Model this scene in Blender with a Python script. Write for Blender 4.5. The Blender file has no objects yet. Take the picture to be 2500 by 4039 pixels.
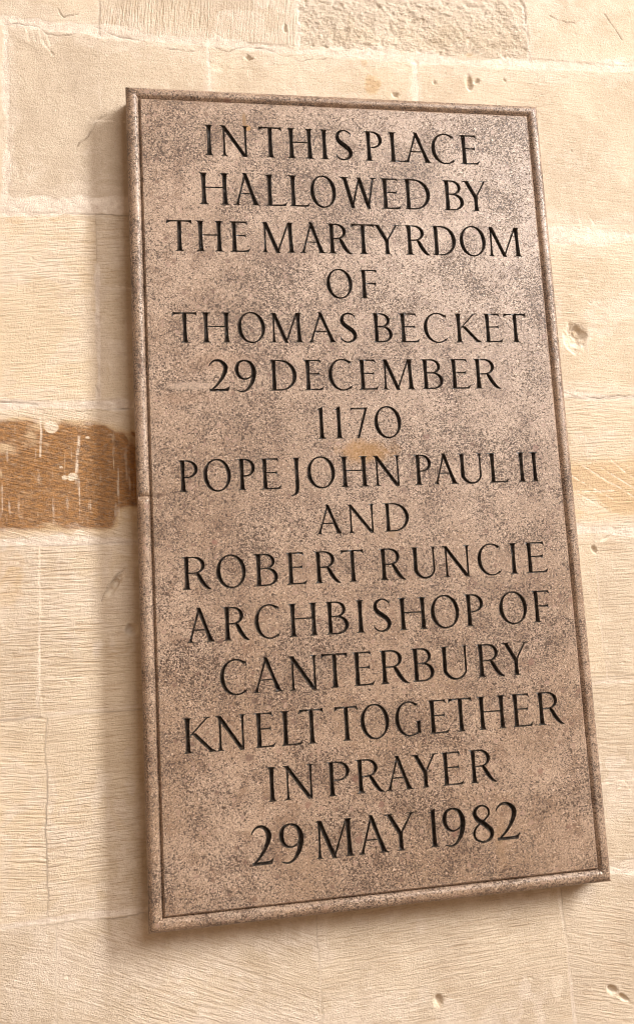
# Carved stone memorial tablet on an old limestone ashlar wall (close-up, church interior)
import bpy, math, random
import numpy as np
from mathutils import Matrix, Vector
from mathutils.geometry import delaunay_2d_cdt

# ------------------------------------------------------------------ scale and frame
W, H = 0.600, 1.13966          # flat panel inside the moulding (metres)
T = 0.045                      # panel face stands this far off the wall
ZC = 1.80                      # height of the tablet's centre above the floor
def world(u, v, n=0.0):
    """u right, v down from the panel's top-left corner, n depth behind the panel face"""
    return (u - W/2, -T + n, ZC + H/2 - v)

scene = bpy.context.scene
# ------------------------------------------------------------------ camera
cam_d = bpy.data.cameras.new('camera'); cam = bpy.data.objects.new('camera', cam_d)
scene.collection.objects.link(cam)
cam_d.sensor_fit = 'VERTICAL'; cam_d.sensor_height = 36.0
cam_d.lens = 36.0 * 3235.097 / 4039.0
cam_d.clip_start = 0.05; cam_d.clip_end = 60
Rm = ((0.98638324, 0.05528764, -0.15489148), (-0.03442141, 0.99034347, 0.13429439), (0.16082059, -0.12713415, 0.97876128))
def axis(r): return Vector((r[0], r[2], -r[1]))
right, down, fwd = axis(Rm[0]), axis(Rm[1]), axis(Rm[2])
M = Matrix.Identity(4)
for i in range(3):
    M[i][0] = right[i]; M[i][1] = -down[i]; M[i][2] = -fwd[i]
M.translation = Vector(world(0.04230144, 0.76745575, -1.13405965))
cam.matrix_world = M
scene.camera = cam

# ------------------------------------------------------------------ light: tall window up to the right, dim warm interior
world_d = bpy.data.worlds.new('World'); scene.world = world_d; world_d.use_nodes = True
bg = world_d.node_tree.nodes['Background']
bg.inputs['Color'].default_value = (1.0, 0.66, 0.43, 1); bg.inputs['Strength'].default_value = 0.50
def area_light(name, loc, target, sx, sy, power, col):
    l = bpy.data.lights.new(name, 'AREA'); l.shape = 'RECTANGLE'; l.size = sx; l.size_y = sy
    l.energy = power; l.color = col
    o = bpy.data.objects.new(name, l); scene.collection.objects.link(o)
    o.location = loc
    o.rotation_euler = (Vector(target) - Vector(loc)).to_track_quat('-Z', 'Y').to_euler()
    return o
area_light('window_light', (7.4, -5.2, 7.3), (0.0, 0, 1.8), 1.45, 4.6, 2100, (1.0, 0.975, 0.94))
area_light('sheen_fill_light', (2.1, -4.6, 4.8), (0.0, 0, 1.9), 3.0, 2.4, 270, (1.0, 0.965, 0.93))  # added broad fill, aimed to put a sheen on the upper panel
scene.view_settings.view_transform = 'Standard'; scene.view_settings.look = 'None'
scene.view_settings.exposure = 0.0; scene.view_settings.gamma = 1.0
scene.view_settings.use_curve_mapping = False
scene.cycles.max_bounces = 6; scene.cycles.filter_width = 1.0

# ------------------------------------------------------------------ helpers
def link_mesh(name, me, mat, parent=None):
    o = bpy.data.objects.new(name, me); scene.collection.objects.link(o)
    if mat: me.materials.append(mat)
    if parent: o.parent = parent
    return o
def mesh_obj(name, verts, faces, mat, parent=None, smooth=False):
    me = bpy.data.meshes.new(name); me.from_pydata([tuple(map(float, v)) for v in verts], [], faces); me.update()
    if smooth:
        me.polygons.foreach_set('use_smooth', [True]*len(me.polygons))
    return link_mesh(name, me, mat, parent)

class N:
    """tiny node-tree builder"""
    def __init__(s, name):
        s.m = bpy.data.materials.new(name); s.m.use_nodes = True; s.t = s.m.node_tree
        s.b = s.t.nodes['Principled BSDF']
    def new(s, typ, **kw):
        n = s.t.nodes.new(typ)
        for k, v in kw.items(): setattr(n, k, v)
        return n
    def put(s, sock, v):
        if isinstance(v, bpy.types.NodeSocket): s.t.links.new(v, sock)
        elif isinstance(v, (tuple, list)):
            sock.default_value = tuple(v) if len(v) == len(sock.default_value) else tuple(v) + (1,)
        else: sock.default_value = v
    def math(s, op, a, b=0.0, c=0.0, clamp=False):
        n = s.new('ShaderNodeMath', operation=op, use_clamp=clamp)
        s.put(n.inputs[0], a); s.put(n.inputs[1], b); s.put(n.inputs[2], c)
        return n.outputs[0]
    def mix(s, f, a, b, blend='MIX'):
        n = s.new('ShaderNodeMix', data_type='RGBA', blend_type=blend)
        s.put(n.inputs[0], f); s.put(n.inputs[6], a); s.put(n.inputs[7], b)
        return n.outputs[2]
    def noise(s, vec, scale, detail=3, rough=0.6, dist=0.0):
        n = s.new('ShaderNodeTexNoise'); s.put(n.inputs['Vector'], vec)
        n.inputs['Scale'].default_value = scale; n.inputs['Detail'].default_value = detail
        n.inputs['Roughness'].default_value = rough; n.inputs['Distortion'].default_value = dist
        return n.outputs[0]
    def voro(s, vec, scale, feature='F1', out='Distance', rnd=1.0):
        n = s.new('ShaderNodeTexVoronoi', feature=feature); s.put(n.inputs['Vector'], vec)
        n.inputs['Scale'].default_value = scale; n.inputs['Randomness'].default_value = rnd
        return n.outputs[out]
    def ramp(s, v, lo, hi, a=0.0, b=1.0):
        n = s.new('ShaderNodeMapRange', interpolation_type='SMOOTHSTEP'); s.put(n.inputs[0], v)
        for i, x in enumerate((lo, hi, a, b)): s.put(n.inputs[i+1], x)
        return n.outputs[0]
    def scale(s, vec, sc, off=(0, 0, 0), rot=(0, 0, 0)):
        n = s.new('ShaderNodeMapping'); s.put(n.inputs[0], vec)
        n.inputs['Scale'].default_value = sc; n.inputs['Location'].default_value = off; n.inputs['Rotation'].default_value = rot
        return n.outputs[0]
    def bump(s, h, strength, dist, normal=None):
        n = s.new('ShaderNodeBump'); s.put(n.inputs['Height'], h)
        n.inputs['Strength'].default_value = strength; n.inputs['Distance'].default_value = dist
        if normal is not None: s.put(n.inputs['Normal'], normal)
        return n.outputs[0]

# numpy value noise
def vnoise(x, y, seed, octaves=1, gain=0.5):
    tot = np.zeros_like(x); amp = 1.0; norm = 0
    for o in range(octaves):
        rng = np.random.RandomState(seed + 31*o)
        tab = rng.rand(256, 256).astype(np.float32)
        X = x*(2**o) + 517.3; Y = y*(2**o) + 391.7
        xi = np.floor(X).astype(np.int64); yi = np.floor(Y).astype(np.int64)
        fx = X-xi; fy = Y-yi; fx = fx*fx*(3-2*fx); fy = fy*fy*(3-2*fy)
        a = tab[xi & 255, yi & 255]; b = tab[(xi+1) & 255, yi & 255]; c = tab[xi & 255, (yi+1) & 255]; d = tab[(xi+1) & 255, (yi+1) & 255]
        tot = tot + amp*((a*(1-fx)+b*fx)*(1-fy) + (c*(1-fx)+d*fx)*fy); norm += amp; amp *= gain
    return tot/norm                                    # 0..1
def sstep(x, lo, hi):
    t = np.clip((x-lo)/(hi-lo), 0, 1); return t*t*(3-2*t)
def poly_dist(U, V, pts):
    d = np.full(U.shape, 9.0, np.float32)
    for (x0, y0), (x1, y1) in zip(pts[:-1], pts[1:]):
        dx, dy = x1-x0, y1-y0; L2 = dx*dx+dy*dy+1e-12
        t = np.clip(((U-x0)*dx + (V-y0)*dy)/L2, 0, 1)
        d = np.minimum(d, np.hypot(U-x0-t*dx, V-y0-t*dy))
    return d

# ------- carved text: words, v of cap line, v of base line, then letter,u,width (metres on the panel)
LINES = [
    ('IN THIS PLACE', 0.0377, 0.0862, "I,0.095,0.0075 N,0.1193,0.0348 T,0.1728,0.0331 H,0.2178,0.0336 I,0.2673,0.0074 S,0.2881,0.0256 P,0.3362,0.0245 L,0.3737,0.0269 A,0.3971,0.0373 C,0.4378,0.038 E,0.4871,0.0255"),
    ('HALLOWED BY', 0.1134, 0.1627, "H,0.0851,0.0368 A,0.1342,0.033 L,0.1815,0.0272 L,0.2164,0.0265 O,0.2452,0.0394 W,0.2948,0.0489 E,0.3568,0.0259 D,0.3924,0.038 B,0.4544,0.029 Y,0.4856,0.0346"),
    ('THE MARTYRDOM', 0.1880, 0.2351, "T,0.0336,0.0344 H,0.078,0.0326 E,0.1266,0.0242 M,0.1723,0.0434 A,0.228,0.0332 R,0.2708,0.0313 T,0.3048,0.0328 Y,0.34,0.035 R,0.3895,0.033 D,0.4313,0.0341 O,0.4714,0.0415 M,0.5195,0.0476"),
    ('OF', 0.2597, 0.3041, "O,0.2616,0.039 F,0.3152,0.0228"),
    ('THOMAS BECKET', 0.3269, 0.3718, "T,0.0376,0.0325 H,0.0807,0.0347 O,0.1283,0.04 M,0.1785,0.0418 A,0.2325,0.0372 S,0.2779,0.0248 B,0.3294,0.0271 E,0.3701,0.0259 C,0.4044,0.037 K,0.4561,0.035 E,0.5014,0.0245 T,0.5314,0.0337"),
    ('29 DECEMBER', 0.3976, 0.4433, "2,0.0848,0.0277 9,0.1216,0.0295 D,0.1745,0.0358 E,0.2237,0.0241 C,0.2562,0.0362 E,0.304,0.0248 M,0.3389,0.0433 B,0.3991,0.0298 E,0.4432,0.0257 R,0.4804,0.036"),
    ('1170', 0.4691, 0.5151, "1,0.2385,0.0073 1,0.2639,0.0075 7,0.2859,0.0255 0,0.3197,0.0404"),
    ('POPE JOHN PAUL II', 0.5413, 0.5859, "P,0.0409,0.0238 O,0.0718,0.0385 P,0.1225,0.0216 E,0.1547,0.0244 J,0.1998,0.006 O,0.2175,0.0405 H,0.2688,0.0341 N,0.3177,0.0336 P,0.3776,0.0227 A,0.4051,0.0323 U,0.4444,0.0316 L,0.4907,0.0252 I,0.5348,0.0074 I,0.5548,0.0079"),
    ('AND', 0.6110, 0.6521, "A,0.229,0.0328 N,0.2752,0.0337 D,0.3278,0.0338"),
    ('ROBERT RUNCIE', 0.6759, 0.7208, "R,0.0415,0.0347 O,0.0844,0.0406 B,0.1396,0.0296 E,0.1842,0.0238 R,0.2236,0.0327 T,0.2596,0.0311 R,0.3169,0.0336 U,0.3635,0.0315 N,0.4108,0.0345 C,0.4588,0.0362 I,0.5099,0.0077 E,0.5357,0.0284"),
    ('ARCHBISHOP OF', 0.7468, 0.7924, "A,0.0439,0.0332 R,0.0935,0.0317 C,0.1336,0.0352 H,0.1837,0.0346 B,0.2356,0.0291 I,0.2785,0.0063 S,0.3002,0.0254 H,0.3397,0.0353 O,0.3835,0.0422 P,0.4375,0.0246 O,0.4855,0.0424 F,0.5398,0.0228"),
    ('CANTERBURY', 0.8185, 0.8649, "C,0.0834,0.0375 A,0.1298,0.0365 N,0.181,0.0333 T,0.2235,0.0351 E,0.2697,0.0255 R,0.308,0.0365 B,0.3537,0.0292 U,0.3958,0.035 R,0.4494,0.0361 Y,0.4873,0.0341"),
    ('KNELT TOGETHER', 0.8913, 0.9372, "K,0.0352,0.0377 N,0.0795,0.0331 E,0.1301,0.0233 L,0.1659,0.0246 T,0.1891,0.0313 T,0.2378,0.0307 O,0.2726,0.0406 G,0.3214,0.0364 E,0.3725,0.0248 T,0.4002,0.0323 H,0.4446,0.035 E,0.4949,0.0257 R,0.5328,0.0353"),
    ('IN PRAYER', 0.9634, 1.0083, "I,0.1434,0.0071 N,0.1667,0.0345 P,0.2254,0.028 R,0.2651,0.0344 A,0.3057,0.0332 Y,0.3437,0.0313 E,0.3862,0.0265 R,0.4264,0.0344"),
    ('29 MAY 1982', 1.0385, 1.0876, "2,0.116,0.0273 9,0.1531,0.0319 M,0.2049,0.0461 A,0.2626,0.0361 Y,0.3,0.0377 1,0.3616,0.0083 9,0.3785,0.0317 8,0.4205,0.0309 2,0.4553,0.0317"),
]
# ------- wall marks (metres, same u/v)
JOINTS = [
    ('h', 0.0188, 0.0057, [(-0.311, -0.151), (-0.203, -0.145), (-0.093, -0.14), (0.005, -0.134), (0.111, -0.129), (0.252, -0.123), (0.381, -0.126), (0.552, -0.119), (0.64, -0.121), (0.824, -0.13), (1.016, -0.141)]),
    ('h', 0.0226, 0.0078, [(-0.309, 0.153), (-0.205, 0.153), (-0.116, 0.147), (-0.02, 0.14), (0.282, 0.156), (0.621, 0.176), (0.682, 0.175), (0.735, 0.18), (0.789, 0.174), (0.975, 0.169)]),
    ('h', 0.0139, 0.0039, [(-0.308, 0.443), (-0.207, 0.447), (-0.138, 0.446), (-0.018, 0.451), (0.264, 0.45), (0.63, 0.438), (0.693, 0.447), (0.759, 0.447), (0.938, 0.447)]),
    ('h', 0.0128, 0.0045, [(-0.307, 0.641), (-0.208, 0.641), (-0.107, 0.643), (-0.017, 0.648), (0.253, 0.653), (0.634, 0.654), (0.734, 0.663), (0.908, 0.668)]),
    ('h', 0.0052, 0.0026, [(-0.305, 0.881), (-0.209, 0.881), (-0.111, 0.877), (-0.019, 0.874), (0.277, 0.873), (0.639, 0.887), (0.709, 0.889), (0.878, 0.895)]),
    ('h', 0.0093, 0.0036, [(-0.304, 1.146), (-0.211, 1.143), (-0.115, 1.141), (-0.022, 1.141), (0.26, 1.143), (0.599, 1.149), (0.678, 1.164), (0.841, 1.173)]),
    ('v', 0.0164, 0.0041, [(0.254, -0.28), (0.25, -0.212), (0.25, -0.159), (0.246, -0.124)]),
    ('v', 0.0081, 0.0027, [(0.642, -0.311), (0.636, -0.24), (0.634, -0.184), (0.636, -0.127)]),
    ('v', 0.0038, 0.0023, [(-0.055, -0.255), (-0.056, -0.19), (-0.06, -0.149)]),
    ('v', 0.0093, 0.0029, [(-0.195, -0.142), (-0.195, -0.056), (-0.194, 0.025), (-0.194, 0.101), (-0.2, 0.145)]),
    ('v', 0.0019, 0.0011, [(-0.061, -0.134), (-0.061, -0.059), (-0.058, -0.005)]),
    ('v', 0.0063, 0.0031, [(0.104, -0.124), (0.106, -0.081), (0.106, -0.022)]),
    ('v', 0.0094, 0.0034, [(0.438, -0.129), (0.436, -0.091), (0.433, -0.024)]),
    ('v', 0.0078, 0.0018, [(-0.069, 0.24), (-0.07, 0.317), (-0.07, 0.382), (-0.072, 0.438)]),
    ('v', 0.0036, 0.0010, [(-0.154, 0.647), (-0.156, 0.717), (-0.158, 0.803), (-0.16, 0.867)]),
    ('v', 0.0014, 0.0007, [(-0.108, 0.716), (-0.11, 0.751), (-0.111, 0.785)]),
    ('v', 0.0025, 0.0012, [(0.667, 0.685), (0.665, 0.766), (0.664, 0.839), (0.666, 0.885)]),
    ('v', 0.0013, 0.0007, [(-0.149, 0.878), (-0.149, 0.895), (-0.15, 0.915)]),
    ('v', 0.0035, 0.0013, [(-0.135, 1.146), (-0.138, 1.181), (-0.142, 1.227), (-0.146, 1.318)]),
    ('v', 0.0034, 0.0011, [(0.558, 1.173), (0.56, 1.226), (0.563, 1.26), (0.565, 1.329), (0.568, 1.413)]),
    ('v', 0.0021, 0.0010, [(0.208, 1.217), (0.206, 1.256), (0.2, 1.364)]),
    ('v', 0.0020, 0.0010, [(-0.026, 1.212), (-0.025, 1.235)]),
    ('v', 0.0060, 0.0017, [(-0.052, 1.058), (-0.052, 1.078)]),
]
CRACKS = [
    (0.0018, [(-0.19, -0.14), (-0.176, -0.143), (-0.16, -0.141), (-0.145, -0.137), (-0.136, -0.129), (-0.119, -0.126), (-0.09, -0.13)]),
    (0.0019, [(-0.064, -0.144), (-0.052, -0.14), (-0.044, -0.135), (-0.029, -0.13), (0.009, -0.125)]),
    (0.0015, [(0.039, -0.115), (0.058, -0.114), (0.072, -0.111), (0.085, -0.113), (0.097, -0.121)]),
    (0.0016, [(0.117, -0.12), (0.138, -0.115), (0.148, -0.121), (0.165, -0.126), (0.196, -0.124), (0.21, -0.119), (0.22, -0.114), (0.236, -0.114)]),
    (0.0016, [(0.236, -0.113), (0.248, -0.106), (0.269, -0.111), (0.293, -0.112)]),
    (0.0017, [(0.319, -0.126), (0.328, -0.118)]),
    (0.0015, [(-0.118, -0.171), (-0.115, -0.162), (-0.11, -0.157), (-0.089, -0.164)]),
    (0.0019, [(-0.066, 0.012), (-0.074, 0.026), (-0.08, 0.037), (-0.089, 0.045), (-0.096, 0.053)]),
    (0.0015, [(-0.063, 0.007), (-0.051, 0.001)]),
    (0.0023, [(0.679, -0.214), (0.691, -0.208), (0.707, -0.204), (0.723, -0.203)]),
    (0.0014, [(0.778, -0.226), (0.786, -0.212), (0.796, -0.196), (0.806, -0.177)]),
    (0.0013, [(0.634, 0.437), (0.659, 0.444), (0.693, 0.448), (0.724, 0.445), (0.759, 0.445)]),
    (0.0014, [(-0.207, 0.442), (-0.169, 0.444), (-0.155, 0.448)]),
    (0.0014, [(-0.104, 0.458), (-0.061, 0.456), (-0.015, 0.454)]),
    (0.0010, [(-0.074, 0.728), (-0.065, 0.708), (-0.054, 0.696), (-0.04, 0.684)]),
    (0.0018, [(-0.075, 0.42), (-0.071, 0.429), (-0.072, 0.435)]),
]
SCRATCHES = [
    (0.0015, [(-0.165, -0.135), (-0.161, -0.115)]),
    (0.0015, [(-0.156, -0.135), (-0.152, -0.116)]),
    (0.0018, [(-0.147, -0.135), (-0.143, -0.119), (-0.134, -0.105), (-0.126, -0.092)]),
    (0.0015, [(-0.136, -0.127), (-0.132, -0.115), (-0.129, -0.095)]),
    (0.0015, [(-0.143, -0.114), (-0.127, -0.095)]),
    (0.0013, [(0.659, 0.555), (0.7, 0.583), (0.716, 0.591), (0.74, 0.608)]),
    (0.0013, [(0.634, 0.568), (0.67, 0.59), (0.706, 0.611)]),
    (0.0013, [(0.69, 0.56), (0.722, 0.581), (0.742, 0.594)]),
    (0.0017, [(0.636, 0.595), (0.673, 0.597), (0.707, 0.597)]),
    (0.0013, [(0.708, 0.548), (0.728, 0.567), (0.744, 0.578)]),
    (0.0013, [(0.636, 0.593), (0.663, 0.609), (0.691, 0.626)]),
    (0.0018, [(0.695, 0.135), (0.698, 0.163)]),
    (0.0013, [(0.712, 0.141), (0.724, 0.161)]),
    (0.0016, [(0.637, 1.036), (0.668, 1.033), (0.692, 1.032)]),
    (0.0016, [(0.641, 1.153), (0.658, 1.159)]),
    (0.0016, [(0.667, 1.044), (0.676, 1.034), (0.686, 1.05)]),
    (0.0010, [(-0.16, 0.828), (-0.13, 0.829), (-0.093, 0.832)]),
    (0.0010, [(-0.133, 0.828), (-0.097, 0.853)]),
    (0.0011, [(-0.043, 0.269), (-0.017, 0.274)]),
    (0.0011, [(-0.065, 0.282), (-0.039, 0.284)]),
    (0.0024, [(-0.099, 0.494), (-0.102, 0.519), (-0.104, 0.545)]),
    (0.0014, [(-0.152, 0.467), (-0.151, 0.489), (-0.153, 0.522)]),
    (0.0013, [(-0.131, 0.715), (-0.108, 0.714)]),
    (0.0019, [(-0.07, 0.012), (-0.061, 0.008), (-0.051, 0.01)]),
    (0.0015, [(-0.048, 0.009), (-0.024, 0.01)]),
]
CHIPS = [
    ((0.668, 0.347), 0.0225, 0.0251, 35, 9),
    ((0.368, 1.303), 0.0080, 0.0120, 0, 7),
    ((0.626, 1.321), 0.0101, 0.0054, 30, 6),
    ((0.641, 1.333), 0.0117, 0.0047, 35, 5),
    ((-0.056, 0.708), 0.0060, 0.0214, 35, 9),
    ((-0.034, 0.77), 0.0083, 0.0090, 0, 7),
    ((0.527, -0.08), 0.0061, 0.0174, -5, 5),
    ((0.54, -0.087), 0.0070, 0.0044, -20, 4),
    ((0.468, -0.081), 0.0043, 0.0051, 0, 3),
    ((0.588, -0.092), 0.0035, 0.0062, -30, 3),
    ((0.166, -0.108), 0.0056, 0.0056, 0, 4),
    ((0.17, -0.105), 0.0080, 0.0032, -20, 4),
    ((0.401, -0.056), 0.0093, 0.0059, 20, 4),
    ((0.228, -0.161), 0.0033, 0.0081, 0, 4),
    ((0.687, 0.67), 0.0126, 0.0034, -25, 3),
    ((0.664, 0.687), 0.0038, 0.0067, -30, 4),
]
STAINS = [
    ((0.353, -0.109), 0.0059, 0.0067, 'ochre'),
    ((0.365, -0.071), 0.0151, 0.0192, 'ochre'),
    ((0.531, -0.134), 0.0061, 0.0039, 'ochre'),
    ((0.322, -0.209), 0.0038, 0.0033, 'rust'),
    ((-0.184, 0.171), 0.0159, 0.0049, 'ochre2'),
    ((-0.129, 0.167), 0.0093, 0.0050, 'ochre2'),
    ((-0.195, 0.694), 0.0200, 0.0401, 'ochre2'),
    ((-0.137, 0.481), 0.0097, 0.0076, 'pale'),
    ((-0.103, 0.636), 0.0076, 0.0089, 'pale'),
    ((0.544, 1.306), 0.0099, 0.0183, 'pale'),
    ((-0.09, 0.177), 0.0094, 0.0145, 'pale'),
    ((-0.109, 0.552), 0.0062, 0.0048, 'pale'),
    ((-0.078, 0.518), 0.0070, 0.0063, 'ochre2'),
    ((-0.121, 0.553), 0.0055, 0.0048, 'white'),
    ((-0.125, 0.538), 0.0041, 0.0031, 'white'),
    ((-0.088, 0.496), 0.0070, 0.0028, 'white'),
    ((0.713, 0.176), 0.0491, 0.0187, 'white2'),
    ((0.116, -0.089), 0.0118, 0.0118, 'white2'),
    ((0.792, -0.134), 0.0280, 0.0103, 'white2'),
    ((0.596, -0.122), 0.0402, 0.0107, 'white2'),
    ((0.021, -0.157), 0.0069, 0.0062, 'white2'),
    ((-0.061, 0.01), 0.0067, 0.0030, 'white'),
]

# ------------------------------------------------------------------ wall material
def wall_material():
    n = N('limestone_ashlar'); b = n.b
    tc = n.new('ShaderNodeTexCoord').outputs['Object']
    A = n.new('ShaderNodeAttribute', attribute_name='marks_a'); B = n.new('ShaderNodeAttribute', attribute_name='marks_b')
    sa = n.new('ShaderNodeSeparateColor'); n.put(sa.inputs[0], A.outputs['Color'])
    sb = n.new('ShaderNodeSeparateColor'); n.put(sb.inputs[0], B.outputs['Color'])
    mortar, rust, pale, tool = sa.outputs[0], sa.outputs[1], sa.outputs[2], A.outputs['Alpha']
    ang, tint, rough, crack = sb.outputs[0], sb.outputs[1], sb.outputs[2], B.outputs['Alpha']
    # colours
    big = n.noise(tc, 9, 4, 0.6); mid = n.noise(tc, 55, 4, 0.65); fine = n.noise(tc, 420, 3, 0.7)
    c = n.mix(n.ramp(big, 0.35, 0.68), (0.485, 0.392, 0.290), (0.595, 0.495, 0.378))
    c = n.mix(n.math('MULTIPLY', n.ramp(mid, 0.45, 0.75), 0.5), c, (0.66, 0.57, 0.455))
    c = n.mix(n.math('MULTIPLY', n.ramp(fine, 0.53, 0.68), 0.5), c, (0.34, 0.25, 0.165))
    c = n.mix(n.math('MULTIPLY', n.ramp(n.noise(n.scale(tc, (1, 1, 1), (5, 1, 2)), 260, 3, 0.7), 0.55, 0.70), 0.35), c, (0.72, 0.61, 0.47))
    tp = n.math('MAXIMUM', tint, 0.0); tn = n.math('MAXIMUM', n.math('MULTIPLY', tint, -1.0), 0.0)
    c = n.mix(tp, c, (0.68, 0.545, 0.375)); c = n.mix(tn, c, (0.42, 0.345, 0.275))
    rn = n.noise(n.scale(tc, (1, 1, 2.6), (0, 0, 0), (0, 0.28, 0)), 90, 5, 0.72); streak = n.noise(n.scale(tc, (240, 1, 22)), 1.0, 4, 0.65)
    rc = n.mix(n.ramp(rn, 0.3, 0.7), (0.085, 0.028, 0.004), (0.33, 0.135, 0.017))
    rc = n.mix(n.math('MULTIPLY', n.ramp(streak, 0.62, 0.72), 0.55), rc, (0.66, 0.52, 0.36))
    rc = n.mix(n.ramp(n.math('ADD', rust, n.math('MULTIPLY', n.math('SUBTRACT', rn, 0.5), 0.9)), 0.35, 0.85), (0.50, 0.31, 0.115), rc)
    c = n.mix(n.math('MULTIPLY', rust, n.ramp(fine, 0.25, 0.55, 1.0, 0.86)), c, rc)
    mcol = n.mix(n.ramp(n.noise(tc, 80, 4, 0.7), 0.35, 0.7), (0.57, 0.48, 0.40), (0.73, 0.645, 0.55))
    c = n.mix(mortar, c, mcol)
    c = n.mix(pale, c, (0.76, 0.66, 0.54))
    pits = n.ramp(n.noise(n.scale(tc, (1, 1, 1.6)), 130, 4, 0.75), 0.58, 0.70)
    c = n.mix(n.math('MULTIPLY', n.math('MULTIPLY', n.ramp(n.noise(n.scale(tc, (1, 1, 1.5), (2, 0, 6), (0, .6, 0)), 110, 4, .7), .54, .66), rough), 0.75), c, (0.74, 0.65, 0.52))
    c = n.mix(n.math('MULTIPLY', n.math('MULTIPLY', pits, rough), 0.7), c, (0.36, 0.235, 0.12))
    c = n.mix(crack, c, (0.085, 0.05, 0.025))
    # tooling: fine irregular drag lines, direction per block
    vr = n.new('ShaderNodeVectorRotate', rotation_type='Y_AXIS'); n.put(vr.inputs['Vector'], tc); n.put(vr.inputs['Angle'], ang)
    wob = n.new('ShaderNodeVectorMath', operation='ADD'); n.put(wob.inputs[0], vr.outputs[0])
    wn = n.new('ShaderNodeTexNoise'); n.put(wn.inputs['Vector'], tc); wn.inputs['Scale'].default_value = 14; wn.inputs['Detail'].default_value = 2
    ws = n.new('ShaderNodeVectorMath', operation='SCALE'); n.put(ws.inputs[0], wn.outputs['Color']); ws.inputs['Scale'].default_value = 0.005
    n.put(wob.inputs[1], ws.outputs[0]); tv = wob.outputs[0]
    l1 = n.noise(n.scale(tv, (24, 1, 290)), 1.0, 3, 0.6); l2 = n.noise(n.scale(tv, (70, 1, 150)), 1.0, 3, 0.65)
    l3 = n.noise(n.scale(tv, (18, 1, 200), (3, 0, 7), (0, 1.15, 0)), 1.0, 2, 0.6)
    cross = n.ramp(n.noise(tc, 11, 2, 0.5), 0.52, 0.66)
    hl = n.math('ADD', n.math('SUBTRACT', l1, 0.5), n.math('MULTIPLY', n.math('SUBTRACT', l2, 0.5), 0.35))
    hl = n.math('ADD', hl, n.math('MULTIPLY', n.math('MULTIPLY', n.math('SUBTRACT', l3, 0.5), cross), 0.9))
    hl = n.math('MULTIPLY', hl, n.math('MULTIPLY', tool, 1.15))
    line_dark = n.ramp(l1, 0.50, 0.34)
    c = n.mix(n.math('MULTIPLY', n.math('MULTIPLY', line_dark, tool), 0.32), c, (0.36, 0.235, 0.13))
    grain = n.noise(tc, 650, 3, 0.7)
    lump = n.noise(n.scale(tc, (1, 1, 1.5), (0, 0, 0), (0, 0.5, 0)), 95, 5, 0.7)
    h = n.math('ADD', hl, n.math('MULTIPLY', grain, 0.5))
    h = n.math('ADD', h, n.math('MULTIPLY', n.noise(tc, 190, 4, 0.7), 0.5))
    h = n.math('ADD', h, n.math('MULTIPLY', n.math('MULTIPLY', n.math('SUBTRACT', lump, 0.5), rough), 2.4))
    n.put(b.inputs['Base Color'], c)
    n.put(b.inputs['Roughness'], 0.85); b.inputs['Specular IOR Level'].default_value = 0.25
    n.put(b.inputs['Normal'], n.bump(h, 1.0, 0.0030))
    return n.m

# ------------------------------------------------------------------ wall: one relief mesh of dressed blocks, mortar, cracks and chips
COURSES = [(-9, -0.132), (-0.132, 0.158), (0.158, 0.447), (0.447, 0.648), (0.648, 0.880), (0.880, 1.146), (1.146, 9)]
BLOCKS = [  # per course: (u from, u to, tint, tool, angle deg, rough)
    [(-9, -0.057, -0.15, .25, 5, .05), (-0.057, 0.25, -0.25, .9, 84, .10), (0.25, 0.636, -0.05, .25, 30, 1.0), (0.636, 9, -0.12, .22, -4, .05)],
    [(-9, -0.194, 0.1, .2, 0, .1), (-0.194, -0.06, -0.30, .12, 20, .16), (-0.06, 0.106, -0.22, .12, 8, .16), (0.106, 0.436, 0.0, .30, 8, .22), (0.436, 9, -0.10, .40, -5, .07)],
    [(-9, -0.07, 0.42, .9, 4, .0), (-0.07, 0.3, 0.0, .8, 3, .0), (0.3, 9, 0.14, .62, -4, .03)],
    [(-9, 0.3, 0.1, .75, -14, .18), (0.3, 9, 0.15, .9, 2, .06)],
    [(-9, -0.156, 0.12, .8, 0, .05), (-0.156, 0.665, 0.15, 1.0, 0, .0), (0.665, 9, 0.0, 1.0, 0, .0)],
    [(-9, -0.15, 0.35, .8, -8, .05), (-0.15, 0.3, 0.22, .85, 2, .0), (0.3, 9, 0.0, .9, -6, .0)],
    [(-9, -0.14, -0.1, .7, -16, .0), (-0.14, 0.205, -0.1, .75, -22, .0), (0.205, 0.562, -0.02, .75, 3, .05), (0.562, 9, -0.25, .8, -14, .0)],
]
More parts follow.
